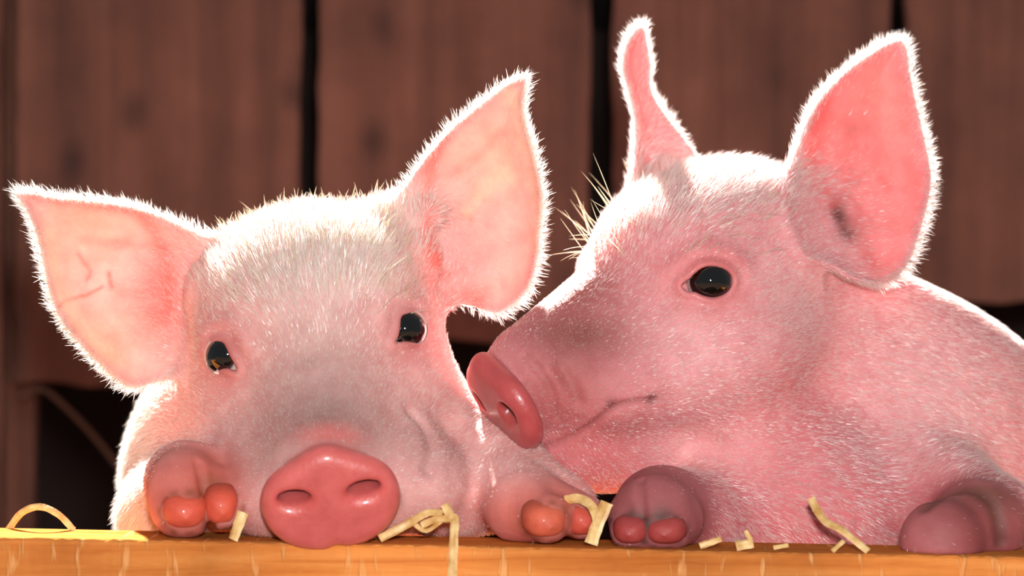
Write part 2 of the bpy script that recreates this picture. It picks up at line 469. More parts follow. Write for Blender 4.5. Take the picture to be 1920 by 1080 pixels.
# ------------------------------------------------------------------ the piglet nuzzling its neighbour
REYE = ((1335, 528), [(1278, 536), (1293, 523), (1303, 513), (1317, 503), (1333, 500), (1353, 504), (1368, 513), (1376, 527), (1370, 541), (1357, 552), (1337, 557), (1317, 553), (1303, 547), (1290, 547)])
RT = dict(
    eyemid=(1244, 520, 212), pose=(-57, 16, 2), muz=325,
    disc_c=(0, 430, -128), disc_yaw=-13, disc_pitch=15, nz=0, nx=72, nr=(27, 48, 21),
    body=[(W(1420, 570, 330), W(1680, 880, 440), 215, 330, 120, 0.62),
          (W(1680, 880, 440), (1500, 1200, -1400), 325, 360, 120, 0.7),
          ((1500, 1200, -1400), (1560, 1260, -1650), 330, 300, 60),
          ((1380, 1200, -1550), (1320, 1100, -1950), 170, 85, 80), ((1320, 1100, -1950), (1330, 1180, FLOOR + 60), 75, 52, 30),
          ((1700, 1250, -1550), (1680, 1150, -1950), 170, 85, 80), ((1680, 1150, -1950), (1690, 1230, FLOOR + 60), 75, 52, 30),
          ((1330, 1180, FLOOR + 60), (1320, 1110, FLOOR + 45), 55, 42, 20), ((1690, 1230, FLOOR + 60), (1680, 1160, FLOOR + 45), 55, 42, 20)],
    blobs=[(W(1430, 880, 230), (190, 170, 150), 90), (W(1130, 848, 150), (130, 110, 78), 70), (W(1560, 960, 200), (200, 170, 130), 90)],
    legs=[(W(1250, 965, -40), W(1400, 1000, 230), 84, 120, 60),
          (W(1235, 962, -50), W(1228, 968, -130), 84, 78, 30),
          (W(1190, 972, -120), W(1184, 992, -160), 50, 40, 14),
          (W(1262, 972, -120), W(1252, 992, -160), 56, 43, 10),
          (W(1700, 900, 300), W(1850, 985, 40), 140, 92, 60),
          (W(1850, 985, 30), W(1835, 985, -50), 95, 88, 30),
          (W(1800, 1005, -60), W(1765, 1015, -130), 78, 76, 16)],
    ears=[dict(outline=[(1690, 62), (1635, 84), (1575, 130), (1525, 185), (1495, 250), (1475, 310), (1470, 400), (1500, 480), (1560, 505), (1590, 525), (1640, 540), (1682, 530), (1715, 495), (1742, 420), (1758, 345), (1753, 290), (1735, 210), (1718, 130), (1712, 85)],
               d0=215, a=0.22, b=-0.3, cup=52, wid=85, th=7, base=(1510, 420)),
          dict(outline=[(1215, 40), (1192, 50), (1174, 85), (1170, 130), (1183, 180), (1193, 230), (1190, 300), (1188, 385), (1240, 420), (1320, 400), (1340, 330), (1330, 305), (1290, 250), (1255, 205), (1232, 165), (1231, 120), (1224, 75)],
               d0=430, a=1.0, b=0.0, cup=30, wid=60, th=7, base=(1260, 380))],
    roots=[[(W(1470, 450, 340), W(1540, 420, 300), 75, 40)], [(W(1270, 400, 460), W(1260, 340, 440), 60, 40)]],
    dents=[(1578, 398, 17, 16, 0), (1590, 430, 12, 9, 0)],
    eyes=[REYE], eyes_local=[((178, 0, 0), REYE)],
    grooves=[([(1000, 845), (1060, 826), (1110, 797), (1150, 765), (1190, 754), (1225, 750)], 5.5, 9), ([(1003, 690), (1024, 715), (1038, 750), (1042, 785)], 3, 14), ([(1052, 688), (1072, 722), (1084, 752)], 4, 22), ([(985, 668), (1010, 690)], 3, 14), ([(1735, 950), (1775, 925), (1815, 915), (1850, 930), (1870, 965), (1878, 1015)], 6, 20), ([(1202, 900), (1203, 930), (1205, 970)], 4, 14)],
    grid=[[(-110, 990, 4), (990, 1200, 8), (1200, 2000, 18)],
          [(-300, 520, 4), (520, 760, 7), (760, 1700, 18)],
          [(FLOOR - 20, -760, 18), (-760, -500, 7), (-500, 540, 4)]],
)

# ------------------------------------------------------------------ materials
def simple(name, c, rough=0.6):
    g = G(name); g.b.inputs['Base Color'].default_value = (*c, 1); g.b.inputs['Roughness'].default_value = rough; return g.m
def skin_material():
    g = G('piglet_skin'); at = g.n('ShaderNodeAttribute', attribute_name='Col'); wt = g.n('ShaderNodeAttribute', attribute_name='wet')
    tc = g.n('ShaderNodeTexCoord')
    n1 = g.n('ShaderNodeTexNoise', i_Scale=95.0, i_Detail=4.0, i_Roughness=0.6); g.l(tc, 'Object', n1, 'Vector')
    n2 = g.n('ShaderNodeTexNoise', i_Scale=420.0, i_Detail=5.0, i_Roughness=0.65); g.l(tc, 'Object', n2, 'Vector')
    r1 = g.ramp((0.3, (0.90, 0.82, 0.82)), (0.7, (1.08, 1.12, 1.12))); g.l(n1, 'Fac', r1, 'Fac')
    mx = g.n('ShaderNodeMix', data_type='RGBA', blend_type='MULTIPLY'); mx.inputs[0].default_value = 1.0
    g.l(at, 'Color', mx, 6); g.l(r1, 'Color', mx, 7); g.l(mx, 2, g.b, 'Base Color')
    g.b.inputs['Subsurface Weight'].default_value = 0.5
    g.b.inputs['Subsurface Radius'].default_value = (1.0, 0.36, 0.24); g.b.inputs['Subsurface Scale'].default_value = 0.0045
    mr = g.n('ShaderNodeMapRange'); mr.inputs['To Min'].default_value = 0.62; mr.inputs['To Max'].default_value = 0.30
    g.l(wt, 'Fac', mr, 'Value'); g.l(mr, 'Result', g.b, 'Roughness'); g.b.inputs['Specular IOR Level'].default_value = 0.4
    cw = g.n('ShaderNodeMath', operation='MULTIPLY'); cw.inputs[1].default_value = 0.5; g.l(wt, 'Fac', cw, 0); g.l(cw, 0, g.b, 'Coat Weight'); g.b.inputs['Coat Roughness'].default_value = 0.12
    bp = g.n('ShaderNodeBump', i_Strength=0.5, i_Distance=0.0006); g.l(n2, 'Fac', bp, 'Height'); g.l(bp, 'Normal', g.b, 'Normal')
    return g.m
def fur_material():
    g = G('white_hair'); at = g.n('ShaderNodeAttribute', attribute_name='Col')
    d = g.n('ShaderNodeBsdfDiffuse'); tr = g.n('ShaderNodeBsdfTranslucent'); gl = g.n('ShaderNodeBsdfGlossy'); gl.inputs['Roughness'].default_value = 0.35
    g.l(at, 'Color', d, 'Color'); g.l(at, 'Color', tr, 'Color')
    m1 = g.n('ShaderNodeMixShader'); m1.inputs[0].default_value = 0.62; g.l(d, 0, m1, 1); g.l(tr, 0, m1, 2)
    m2 = g.n('ShaderNodeMixShader'); m2.inputs[0].default_value = 0.07; g.l(m1, 0, m2, 1); g.l(gl, 0, m2, 2)
    g.l(m2, 0, g.out, 'Surface'); return g.m
def attr_material(name, rough, coat=0.0, bump=None):
    g = G(name); at = g.n('ShaderNodeAttribute', attribute_name='Col'); g.l(at, 'Color', g.b, 'Base Color')
    g.b.inputs['Roughness'].default_value = rough; g.b.inputs['Coat Weight'].default_value = coat; g.b.inputs['Coat Roughness'].default_value = 0.03
    return g.m
def wood_material(name, cA, cB, cC, axis, scale, knots=True, rough=0.62, marks=False):
    g = G(name); tc = g.n('ShaderNodeTexCoord'); oi = g.n('ShaderNodeObjectInfo')
    mp = g.n('ShaderNodeMapping'); sv = [scale, scale, scale]; sv[axis] = scale * 0.05; mp.inputs['Scale'].default_value = sv
    ad = g.n('ShaderNodeVectorMath', operation='ADD'); mu = g.n('ShaderNodeVectorMath', operation='SCALE'); mu.inputs['Scale'].default_value = 7.0
    cb = g.n('ShaderNodeCombineXYZ'); g.l(oi, 'Random', cb, 0); g.l(oi, 'Random', cb, 1); g.l(oi, 'Random', cb, 2)
    g.l(cb, 0, mu, 0); g.l(tc, 'Object', ad, 0); g.l(mu, 0, ad, 1); g.l(ad, 0, mp, 'Vector')
    n = g.n('ShaderNodeTexNoise', i_Scale=1.0, i_Detail=6.0, i_Roughness=0.6, i_Distortion=0.6); g.l(mp, 0, n, 'Vector')
    r = g.ramp((0.3, cA), (0.5, cB), (0.72, cC)); g.l(n, 'Fac', r, 'Fac'); col = r
    ci = 'Color'
    n2 = g.n('ShaderNodeTexNoise', i_Scale=9.0, i_Detail=5.0, i_Roughness=0.65); g.l(ad, 0, n2, 'Vector')
    r2 = g.ramp((0.35, (0.72, 0.70, 0.70)), (0.65, (1.1, 1.1, 1.1))); g.l(n2, 'Fac', r2, 'Fac')
    mx = g.n('ShaderNodeMix', data_type='RGBA', blend_type='MULTIPLY'); mx.inputs[0].default_value = 1.0
    g.l(r, 'Color', mx, 6); g.l(r2, 'Color', mx, 7); last = (mx, 2)
    if knots:
        v = g.n('ShaderNodeTexVoronoi', i_Scale=1.0, i_Randomness=1.0); m3 = g.n('ShaderNodeMapping'); m3.inputs['Scale'].default_value = (16, 3, 11)
        g.l(ad, 0, m3, 'Vector'); g.l(m3, 0, v, 'Vector')
        rk = g.ramp((0.06, (0.35, 0.34, 0.34)), (0.24, (1, 1, 1))); g.l(v, 'Distance', rk, 'Fac')
        mk = g.n('ShaderNodeMix', data_type='RGBA', blend_type='MULTIPLY'); mk.inputs[0].default_value = 0.85
        g.l(last[0], last[1], mk, 6); g.l(rk, 'Color', mk, 7); last = (mk, 2)
    bp = g.n('ShaderNodeBump', i_Strength=0.5, i_Distance=0.0012); g.l(n, 'Fac', bp, 'Height'); nb = bp
    if marks:      # slanting band-saw marks across the grain
        m4 = g.n('ShaderNodeMapping'); m4.inputs['Rotation'].default_value = (0, math.radians(-24), 0); m4.inputs['Scale'].default_value = (190, 20, 42)
        g.l(ad, 0, m4, 'Vector'); n4 = g.n('ShaderNodeTexNoise', i_Scale=1.0, i_Detail=2.0, i_Roughness=0.5); g.l(m4, 0, n4, 'Vector')
        r4 = g.ramp((0.60, (0, 0, 0)), (0.70, (1, 1, 1))); g.l(n4, 'Fac', r4, 'Fac')
        ml = g.n('ShaderNodeMix', data_type='RGBA', blend_type='MIX'); ml.inputs[7].default_value = (*lin(232, 172, 112), 1)
        sc_ = g.n('ShaderNodeMath', operation='MULTIPLY'); sc_.inputs[1].default_value = 0.55; g.l(r4, 'Color', sc_, 0); g.l(sc_, 0, ml, 0)
        g.l(last[0], last[1], ml, 6); last = (ml, 2)
        b2 = g.n('ShaderNodeBump', i_Strength=0.6, i_Distance=0.0015); g.l(r4, 'Color', b2, 'Height'); g.l(bp, 'Normal', b2, 'Normal'); nb = b2
    g.l(last[0], last[1], g.b, 'Base Color'); g.l(nb, 'Normal', g.b, 'Normal'); g.b.inputs['Roughness'].default_value = rough
    return g.m
MAT_SKIN = skin_material(); MAT_FUR = fur_material()
MAT_EYE = attr_material('eye_surface', 0.05, 1.0); MAT_CLAW = attr_material('claw_horn', 0.55, 0.0)
MAT_RAIL = wood_material('rail_wood', lin(188, 106, 50), lin(208, 128, 64), lin(222, 148, 82), 0, 150, knots=False, marks=True)
MAT_PLANK = wood_material('barn_plank', lin(82, 52, 40), lin(106, 67, 52), lin(122, 82, 66), 2, 40, rough=0.85)
MAT_DARK = simple('shed_dark', lin(40, 28, 24), 0.95)
MAT_DIRT = simple('earth_floor', lin(66, 48, 36), 0.95)
def straw_material():
    g = G('straw'); tc = g.n('ShaderNodeTexCoord'); n = g.n('ShaderNodeTexNoise', i_Scale=180.0, i_Detail=3.0); g.l(tc, 'Object', n, 'Vector')
    r = g.ramp((0.3, lin(190, 140, 72)), (0.6, lin(226, 190, 128)), (0.8, lin(240, 214, 160))); g.l(n, 'Fac', r, 'Fac'); g.l(r, 'Color', g.b, 'Base Color')
    g.b.inputs['Roughness'].default_value = 0.45; return g.m
MAT_STRAW = straw_material(); MAT_STEM = simple('dry_stem', lin(92, 66, 50), 0.8)

# ------------------------------------------------------------------ setting: floor, board wall of the shed behind
def box(name, lo, hi, mat, parent=None):
    lo = M(lo); hi = M(hi)
    V = [(x, y, z) for x in (lo[0], hi[0]) for y in (lo[1], hi[1]) for z in (lo[2], hi[2])]
    F = [(0, 1, 3, 2), (4, 6, 7, 5), (0, 4, 5, 1), (2, 3, 7, 6), (0, 2, 6, 4), (1, 5, 7, 3)]
    return mesh_obj(name, V, F, mat, parent, smooth=False)
def bevel(o, w, n=2):
    b = o.modifiers.new('bevel', 'BEVEL'); b.width = w; b.segments = n; return o
tag(box('floor', (-9000, -9000, FLOOR - 100), (9000, 9000, FLOOR), MAT_DIRT), kind='structure')
WD = 3000.0                                                        # depth of the board wall
TOPZ = 880.0
wb = box('wall_back', (-4300, WD + 2000, FLOOR), (4300, WD + 2060, TOPZ + 50), MAT_DARK); tag(wb, kind='structure')
tag(box('wall_left', (-4300, WD + 60, FLOOR), (-4240, WD + 2000, TOPZ + 50), MAT_DARK), kind='structure')
tag(box('wall_right', (4240, WD + 60, FLOOR), (4300, WD + 2000, TOPZ + 50), MAT_DARK), kind='structure')
tag(box('ceiling', (-4300, WD + 90, TOPZ + 50), (4300, WD + 2060, TOPZ + 110), MAT_DARK), kind='structure')
def plank(a0, a1, b0, b1, zb, ragged=0):
    """board between photo columns a (left edge, top/bottom of frame) and b (right edge)"""
    x = lambda c: W(c, 0, WD)[0]
    n = 12; V = []; F = []
    zs = np.linspace(zb, TOPZ + 40, 14)
    zz = lambda z: (540 - z / (1 + WD / CAMD)) / 1080.0
    for k in (0, 1):
        for z in zs:
            f = zz(z); l = x(a0 + (a1 - a0) * f) + random.uniform(-5, 5); r = x(b0 + (b1 - b0) * f) + random.uniform(-5, 5)
            for i in range(n + 1):
                xx = l + (r - l) * i / n; zq = z
                if z == zs[0] and ragged: zq = z + random.uniform(-ragged, ragged) * 0.5 + ragged * math.sin(i * 1.3)
                V.append((xx, WD + k * 70 + (4 * math.sin(i * 0.5 + k) if not k else 0), zq))
    m = (n + 1) * len(zs); R_ = len(zs)
    for j in range(R_ - 1):
        for i in range(n):
            q = j * (n + 1) + i
            F.append((q, q + 1, q + n + 2, q + n + 1)); F.append((m + q, m + q + n + 1, m + q + n + 2, m + q + 1))
        for i, fl_ in ((0, 1), (n, 0)):
            q = j * (n + 1) + i; f_ = (q, q + n + 1, m + q + n + 1, m + q); F.append(f_ if fl_ else f_[::-1])
    for j in (0, R_ - 1):
        for i in range(n):
            q = j * (n + 1) + i; f_ = (q, m + q, m + q + 1, q + 1); F.append(f_ if j == 0 else f_[::-1])
    o = mesh_obj('plank', M(np.array(V)), F, MAT_PLANK, wb, smooth=False); return bevel(o, 0.0015)
zb = lambda py: W(0, py, WD)[2]
plank(-560, -560, 4, 2, FLOOR)
plank(30, 26, 566, 556, zb(722), 9)
plank(597, 592, 1108, 1098, zb(640), 9)
plank(1150, 1145, 1672, 1668, zb(650), 9)
plank(1700, 1698, 2240, 2240, zb(565), 9)
plank(2270, 2270, 2900, 2900, FLOOR)
plank(-1200, -1200, -590, -590, FLOOR)
# narrow upright behind the left edge of the frame
plank(-50, -50, 62, 40, FLOOR).location.y += 0.05

# ------------------------------------------------------------------ the pen front: sawn boards on posts
pen = empty('pen_front', M((0, -128, FLOOR)))
tag(pen, 'sawn orange-brown timber board the two piglets rest their trotters on', 'board')
def rail_board(zoff, h, seed):
    r_ = random.Random(seed); n = 260; V = []; F = []
    prof = [(RF, -h), (RF, -14), (RF + 1.5, -5), (RF + 6, -1), (RF + 16, 0), (RB - 10, 0), (RB - 2, -3), (RB, -12), (RB, -h)]
    k = len(prof)
    for i in range(n + 1):
        x = -1500 + 3000 * i / n
        for j, (y, z) in enumerate(prof):
            jt = r_.uniform(-1.6, 1.6) if 1 <= j <= 3 else 0
            V.append((x, y + jt * 0.6, ztop(x) + zoff + z + jt))
    for i in range(n):
        for j in range(k):
            a, b = i * k + j, i * k + (j + 1) % k
            F.append((a, b, b + k, a + k))
    F.append(tuple(range(k))[::-1]); F.append(tuple(n * k + j for j in range(k)))
    return mesh_obj('board', M(np.array(V)), F, MAT_RAIL, pen, smooth=False)
MAT_RAIL.node_tree.nodes['Principled BSDF'].inputs['Specular IOR Level'].default_value = 0.0
rail_board(0, 520, 1); rail_board(-560, 520, 2); rail_board(-1120, 520, 3)
for x in (-1350, 1350): bevel(box('post', (x - 110, RF - 200, FLOOR), (x + 110, RF - 1 + 4, ztop(x) - 40), MAT_RAIL, pen), 0.003)

# ------------------------------------------------------------------ piglet surfaces: colour, hair, eyes, claws
def add_col(me, name, arr):
    a = me.attributes.new(name, 'FLOAT_COLOR', 'POINT'); c = np.ones((len(arr), 4), f4); c[:, :3] = arr; a.data.foreach_set('color', c.ravel())
def add_f(me, name, arr):
    a = me.attributes.new(name, 'FLOAT', 'POINT'); a.data.foreach_set('value', np.asarray(arr, f4))
def mixc(C, c, m): return C + (np.asarray(c) - C) * np.clip(m, 0, 1)[:, None]
def sstep(x, a, b):
    t_ = np.clip((x - a) / (b - a), 0, 1); return t_ * t_ * (3 - 2 * t_)

def analyse(g):
    """masks and hair flow on every point of the skin"""
    t = g.t; P = g.P; n = len(P)
    q = g.toloc(P); g.q = q
    dd = disc_local(q, t); g.disc = np.exp(-(np.maximum(dd + 2, 0) / 7.0) ** 2); g.disc[np.abs(q[:, 1] - t['disc_c'][1]) > 170] = 0
    hd = np.linalg.norm(P - g.tow([[0, 0, -60]])[0], axis=1)
    dc = g.tow([t['disc_c']])[0]
    flow = (P - dc); flow /= np.linalg.norm(flow, axis=1)[:, None]
    bax = np.asarray(t['bodyaxis'], float); bax /= np.linalg.norm(bax)
    wb_ = sstep(hd, 280, 520)[:, None]
    flow = flow * (1 - wb_) + bax * wb_
    g.ear_in = np.zeros(n); g.ear_rim = np.zeros(n); g.ear_any = np.zeros(n)
    for e in g.ears:
        near = np.linalg.norm(P - e.c, axis=1) < e.rad
        idx = np.nonzero(near)[0]; qq, sd, w0 = e.parts(P[idx])
        on = (np.abs(qq[:, 2] - w0) < e.th * 1.6 + 12) & (sd < 12)
        bd = np.linalg.norm(P[idx] - e.base, axis=1)
        away = sstep(bd, 70, 230)
        rim = np.exp(-(np.maximum(-sd - 8, 0) / 11.0) ** 2) * on * away
        inn = on * (qq[:, 2] > w0) * away * (1 - np.exp(-(np.maximum(-sd - 12, 0) / 14.0) ** 2))
        g.ear_rim[idx] = np.maximum(g.ear_rim[idx], rim); g.ear_in[idx] = np.maximum(g.ear_in[idx], inn)
        g.ear_any[idx] = np.maximum(g.ear_any[idx], on * away)
        # outward across the rim and away from the root
        out = P[idx] - e.base; out /= np.linalg.norm(out, axis=1)[:, None] + 1e-6
        g2 = np.zeros((len(idx), 2))
        for ax_ in (0, 1):
            dp = np.zeros(3); dp[ax_] = 4; g2[:, ax_] = (polysd(qq[:, :2] + dp[:2].astype(f4), e.P) - sd) / 4
        o3 = g2[:, :1] * e.e1 + g2[:, 1:] * e.e2
        ef = out * 0.6 + o3 * 0.9 * np.exp(-(np.maximum(-sd, 0) / 40.0) ** 2)[:, None]
        wgt = (on * away)[:, None]
        flow[idx] = flow[idx] * (1 - wgt) + ef * wgt
    g.foot = np.zeros(n)
    for c, r in t['feet']:
        g.foot = np.maximum(g.foot, np.exp(-(((P - c) / r) ** 2).sum(1) ** 2))
    flow = flow - (flow * g.N).sum(1)[:, None] * g.N
    g.flow = flow / (np.linalg.norm(flow, axis=1)[:, None] + 1e-6)
    g.hd = hd
def surf(g, px, py):
    """nearest point of the skin on the sight line of photo position px,py"""
    if not hasattr(g, 'pp'):
        k = 1 + g.P[:, 1] / CAMD; g.pp = np.stack([g.P[:, 0] / k + 960, 540 - g.P[:, 2] / k], 1)
    i = np.nonzero((np.abs(g.pp[:, 0] - px) < 6) & (np.abs(g.pp[:, 1] - py) < 6))[0]
    return g.P[i[np.argmin(g.P[i, 1])]].astype(float) if len(i) else None
def blob(g, px, py, r, sx=1.0, sy=1.0):
    c = surf(g, px, py)
    if c is None: print('no surface at', px, py); return np.zeros(len(g.P))
    v = (g.P - c) / r
    return np.exp(-((v[:, 0] / sx) ** 2 + (v[:, 1] / 1.0) ** 2 + (v[:, 2] / sy) ** 2))

def hairs(g, root, count, name='fur'):
    t = g.t; P, F, N = g.P.astype(float), g.F, g.N.astype(float)
    T = np.concatenate([F[:, [0, 1, 2]], F[:, [0, 2, 3]]])
    c = P[T].mean(1)
    T = T[c[:, 2] > -620]
    A = np.linalg.norm(np.cross(P[T[:, 1]] - P[T[:, 0]], P[T[:, 2]] - P[T[:, 0]]), axis=1)
    dens = g.dens[T].mean(1)
    front = (N[T].mean(1)[:, 1] < 0.35)
    w = A * dens * np.where(front, 1.0, 0.3); w /= w.sum()
    ti = rng.choice(len(T), size=count, p=w)
    b = rng.random((count, 2)); sw = b.sum(1) > 1; b[sw] = 1 - b[sw]
    bc = np.stack([1 - b.sum(1), b[:, 0], b[:, 1]], 1)
    pick = lambda X: (X[T[ti]] * (bc[:, :, None] if X.ndim == 2 else bc)).sum(1)
    p = pick(P); n = pick(N); n /= np.linalg.norm(n, axis=1)[:, None]
    fl_ = pick(g.flow.astype(float)); fl_ += rng.normal(0, 0.16, fl_.shape) + 0.35 * np.sin(p[:, [1, 2, 0]] / 37.0) * 0.4; fl_ -= (fl_ * n).sum(1)[:, None] * n
    fl_ /= np.linalg.norm(fl_, axis=1)[:, None] + 1e-6
    L = pick(g.flen) * rng.uniform(0.6, 1.25, count); lift = pick(g.lift) * rng.uniform(0.6, 1.5, count)
    col = pick(g.hcol) * rng.uniform(0.88, 1.05, count)[:, None]
    wid = pick(g.wid) * rng.uniform(0.75, 1.25, count)
    d0 = fl_ * np.cos(lift)[:, None] + n * np.sin(lift)[:, None]
    l1 = lift * 0.55; d1 = fl_ * np.cos(l1)[:, None] + n * np.sin(l1)[:, None] + rng.normal(0, 0.10, fl_.shape)
    side = np.cross(d0, n); side /= np.linalg.norm(side, axis=1)[:, None] + 1e-6
    tw = rng.uniform(-1.0, 1.0, count)[:, None]; side = side * np.cos(tw) + np.cross(d0, side) * np.sin(tw)
    a0 = p - n * 0.6; a1 = p + d0 * (L * 0.5)[:, None]; a2 = a1 + d1 * (L * 0.5)[:, None]
    hw = (wid * 0.5)[:, None]
    V = np.stack([a0 - side * hw, a0 + side * hw, a1 - side * hw * 0.8, a1 + side * hw * 0.8, a2], 1)
    base = np.arange(count)[:, None] * 5
    Fh = np.concatenate([base + [0, 1, 3], base + [0, 3, 2], base + [2, 3, 4]])
    V = V.reshape(-1, 3)
    o = mesh_obj(name, M(V), Fh, MAT_FUR, root, smooth=True)
    add_col(o.data, 'Col', np.repeat(col, 5, 0)); o['kind'] = 'stuff'
    return o
def strands(name, root, roots, dirs, lens, wid, col, bend=(0, 0, 0.0), seg=5):
    """single long bristles as thin three-sided tapering tubes"""
    V = []; F = []
    for p, d, L in zip(roots, dirs, lens):
        d = np.asarray(d, float); d /= np.linalg.norm(d); s1 = np.cross(d, (0.3, 1, 0.2)); s1 /= np.linalg.norm(s1); s2 = np.cross(d, s1)
        bd = np.asarray(bend) + rng.normal(0, 0.12, 3); b0 = len(V)
        for i in range(seg + 1):
            f = i / seg; c = p + d * L * f + bd * L * f * f - d * 3 * (i == 0); r = wid * (1 - f) ** 0.6 * 0.5 + 0.05
            for k in range(3):
                a = k * 2.094; V.append(c + (s1 * math.cos(a) + s2 * math.sin(a)) * r)
        for i in range(seg):
            for k in range(3): F.append((b0 + i * 3 + k, b0 + i * 3 + (k + 1) % 3, b0 + i * 3 + 3 + (k + 1) % 3, b0 + i * 3 + 3 + k))
    o = mesh_obj(name, M(np.array(V)), np.array(F), MAT_FUR, root); add_col(o.data, 'Col', np.tile(col, (len(V), 1))); o['kind'] = 'stuff'
    return o
def eye_obj(root, pos, B, iris, rad):
    r = 46.0; c = pos - B[2] * (r - 7)
    if iris is not None:
        ip = W(iris[0], iris[1], pos[1] - 6); gz = ip - c; gz /= np.linalg.norm(gz); ang = math.asin(min(iris[2] / r, 0.98))
    else: gz = B[2]; ang = 0.75
    nu, nv = 64, 48; V = [];
    up = np.array([0, 0, 1.0]); s1 = np.cross(gz, up); s1 /= np.linalg.norm(s1); s2 = np.cross(s1, gz)
    C = []
    for j in range(nv + 1):
        th = math.pi * (j / nv) ** 1.3
        for i in range(nu):
            ph = 2 * math.pi * i / nu
            bul = 1 + 0.03 * max(0, 1 - th / ang) if th < ang else 1
            V.append(c + r * bul * (gz * math.cos(th) + (s1 * math.cos(ph) + s2 * math.sin(ph)) * math.sin(th)))
            k = sstep(np.array([th]), ang * 0.94, ang * 1.08)[0]
            pu = 1 - sstep(np.array([th]), ang * 0.6, ang * 0.7)[0]
            iris_c = lin(22, 12, 9) * (1 - pu) + lin(4, 3, 3) * pu
            C.append(iris_c * (1 - k) + lin(196, 176, 172) * k)
    F = [(j * nu + i, j * nu + (i + 1) % nu, (j + 1) * nu + (i + 1) % nu, (j + 1) * nu + i) for j in range(nv) for i in range(nu)]
    o = mesh_obj('eye', M(np.array(V)), np.array(F), MAT_EYE, root); add_col(o.data, 'Col', np.array(C)); o['label'] = 'glossy black eye'
    return o
def claw(root, base, tip, w, h, col, up=(0, 0, 1)):
    """one half of a cloven trotter: a blunt horn wedge with a rounded end"""
    base = np.asarray(base, float); tip = np.asarray(tip, float); ax = tip - base; L = np.linalg.norm(ax); ax /= L
    s1 = np.cross(ax, up); s1 /= np.linalg.norm(s1); s2 = np.cross(s1, ax)
    V = []; C = []; nu, nv = 28, 14
    for j in range(nv + 1):
        f = j / nv; rr = (1 - max(0, (f - 0.1) / 0.9) ** 2.2) ** 0.5 if f < 1 else 0.02
        for i in range(nu):
            a = 2 * math.pi * i / nu; ca, sa = math.cos(a), math.sin(a)
            ca = math.copysign(abs(ca) ** 0.8, ca); sa = math.copysign(abs(sa) ** 0.8, sa)
            rid = 1 + 0.02 * math.sin(f * 40)
            V.append(base + ax * L * f + s1 * ca * w * rr * rid + s2 * sa * h * rr * rid)
            C.append(np.asarray(col) * (0.55 + 0.5 * min(1, f * 1.5)) * rng.uniform(0.96, 1.04))
    F = [(j * nu + i, j * nu + (i + 1) % nu, (j + 1) * nu + (i + 1) % nu, (j + 1) * nu + i) for j in range(nv) for i in range(nu)]
    o = mesh_obj('claw', M(np.array(V)), np.array(F), MAT_SKIN, root); add_col(o.data, 'Col', np.array(C)); add_f(o.data, 'wet', np.full(len(V), 0.2)); return o

def build(t, name, label, touch=None):
    g = make_pig(t)
    if touch is not None:                                             # soft skin gives way where it meets the neighbour
        i = np.nonzero((np.abs(g.P[:, 0]) < 260) & (g.P[:, 1] < 400))[0]; d = sorted_eval(touch.sdf, g.P[i]); i, d = i[d < 1], d[d < 1]
        g.P[i] -= (grad(lambda p: sorted_eval(touch.sdf, p), g.P[i]) * (d + 1.5)[:, None]).astype(f4)
    analyse(g)
    root = empty(name, M((float(t['stand'][0]), t['stand'][1], FLOOR)))
    tag(root, label, 'piglet', 'two piglets leaning on the pen front')
    g.root = root
    t['paint'](g)
    for ba_, ti_, w_, h_, _c in t['claws']:                           # mud caught round the claws
        v = g.P - (np.asarray(ba_) * 0.35 + np.asarray(ti_) * 0.65); r_ = np.sqrt((v[:, 0] / w_) ** 2 + (v[:, 2] / h_) ** 2)
        g.C = mixc(g.C, t['mud'], 0.75 * np.exp(-((r_ - 1.08) / 0.2) ** 2) * (np.abs(v[:, 1]) < 70) * (0.55 + 0.45 * np.sin(v[:, 0] * 0.21) * np.sin(v[:, 2] * 0.17 + 1)))
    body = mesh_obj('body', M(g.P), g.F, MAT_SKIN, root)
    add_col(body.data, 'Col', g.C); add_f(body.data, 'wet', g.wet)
    for (pos, B, Q, rad), ir in zip(g.eyef, t['iris']): eye_obj(root, pos, B, ir, rad)
    for c in t['claws']: claw(root, *c)
    hairs(g, root, t['hairs'])
    t['bristles'](g)
    print('pig done', round(time.time() - T0, 1))
    return g

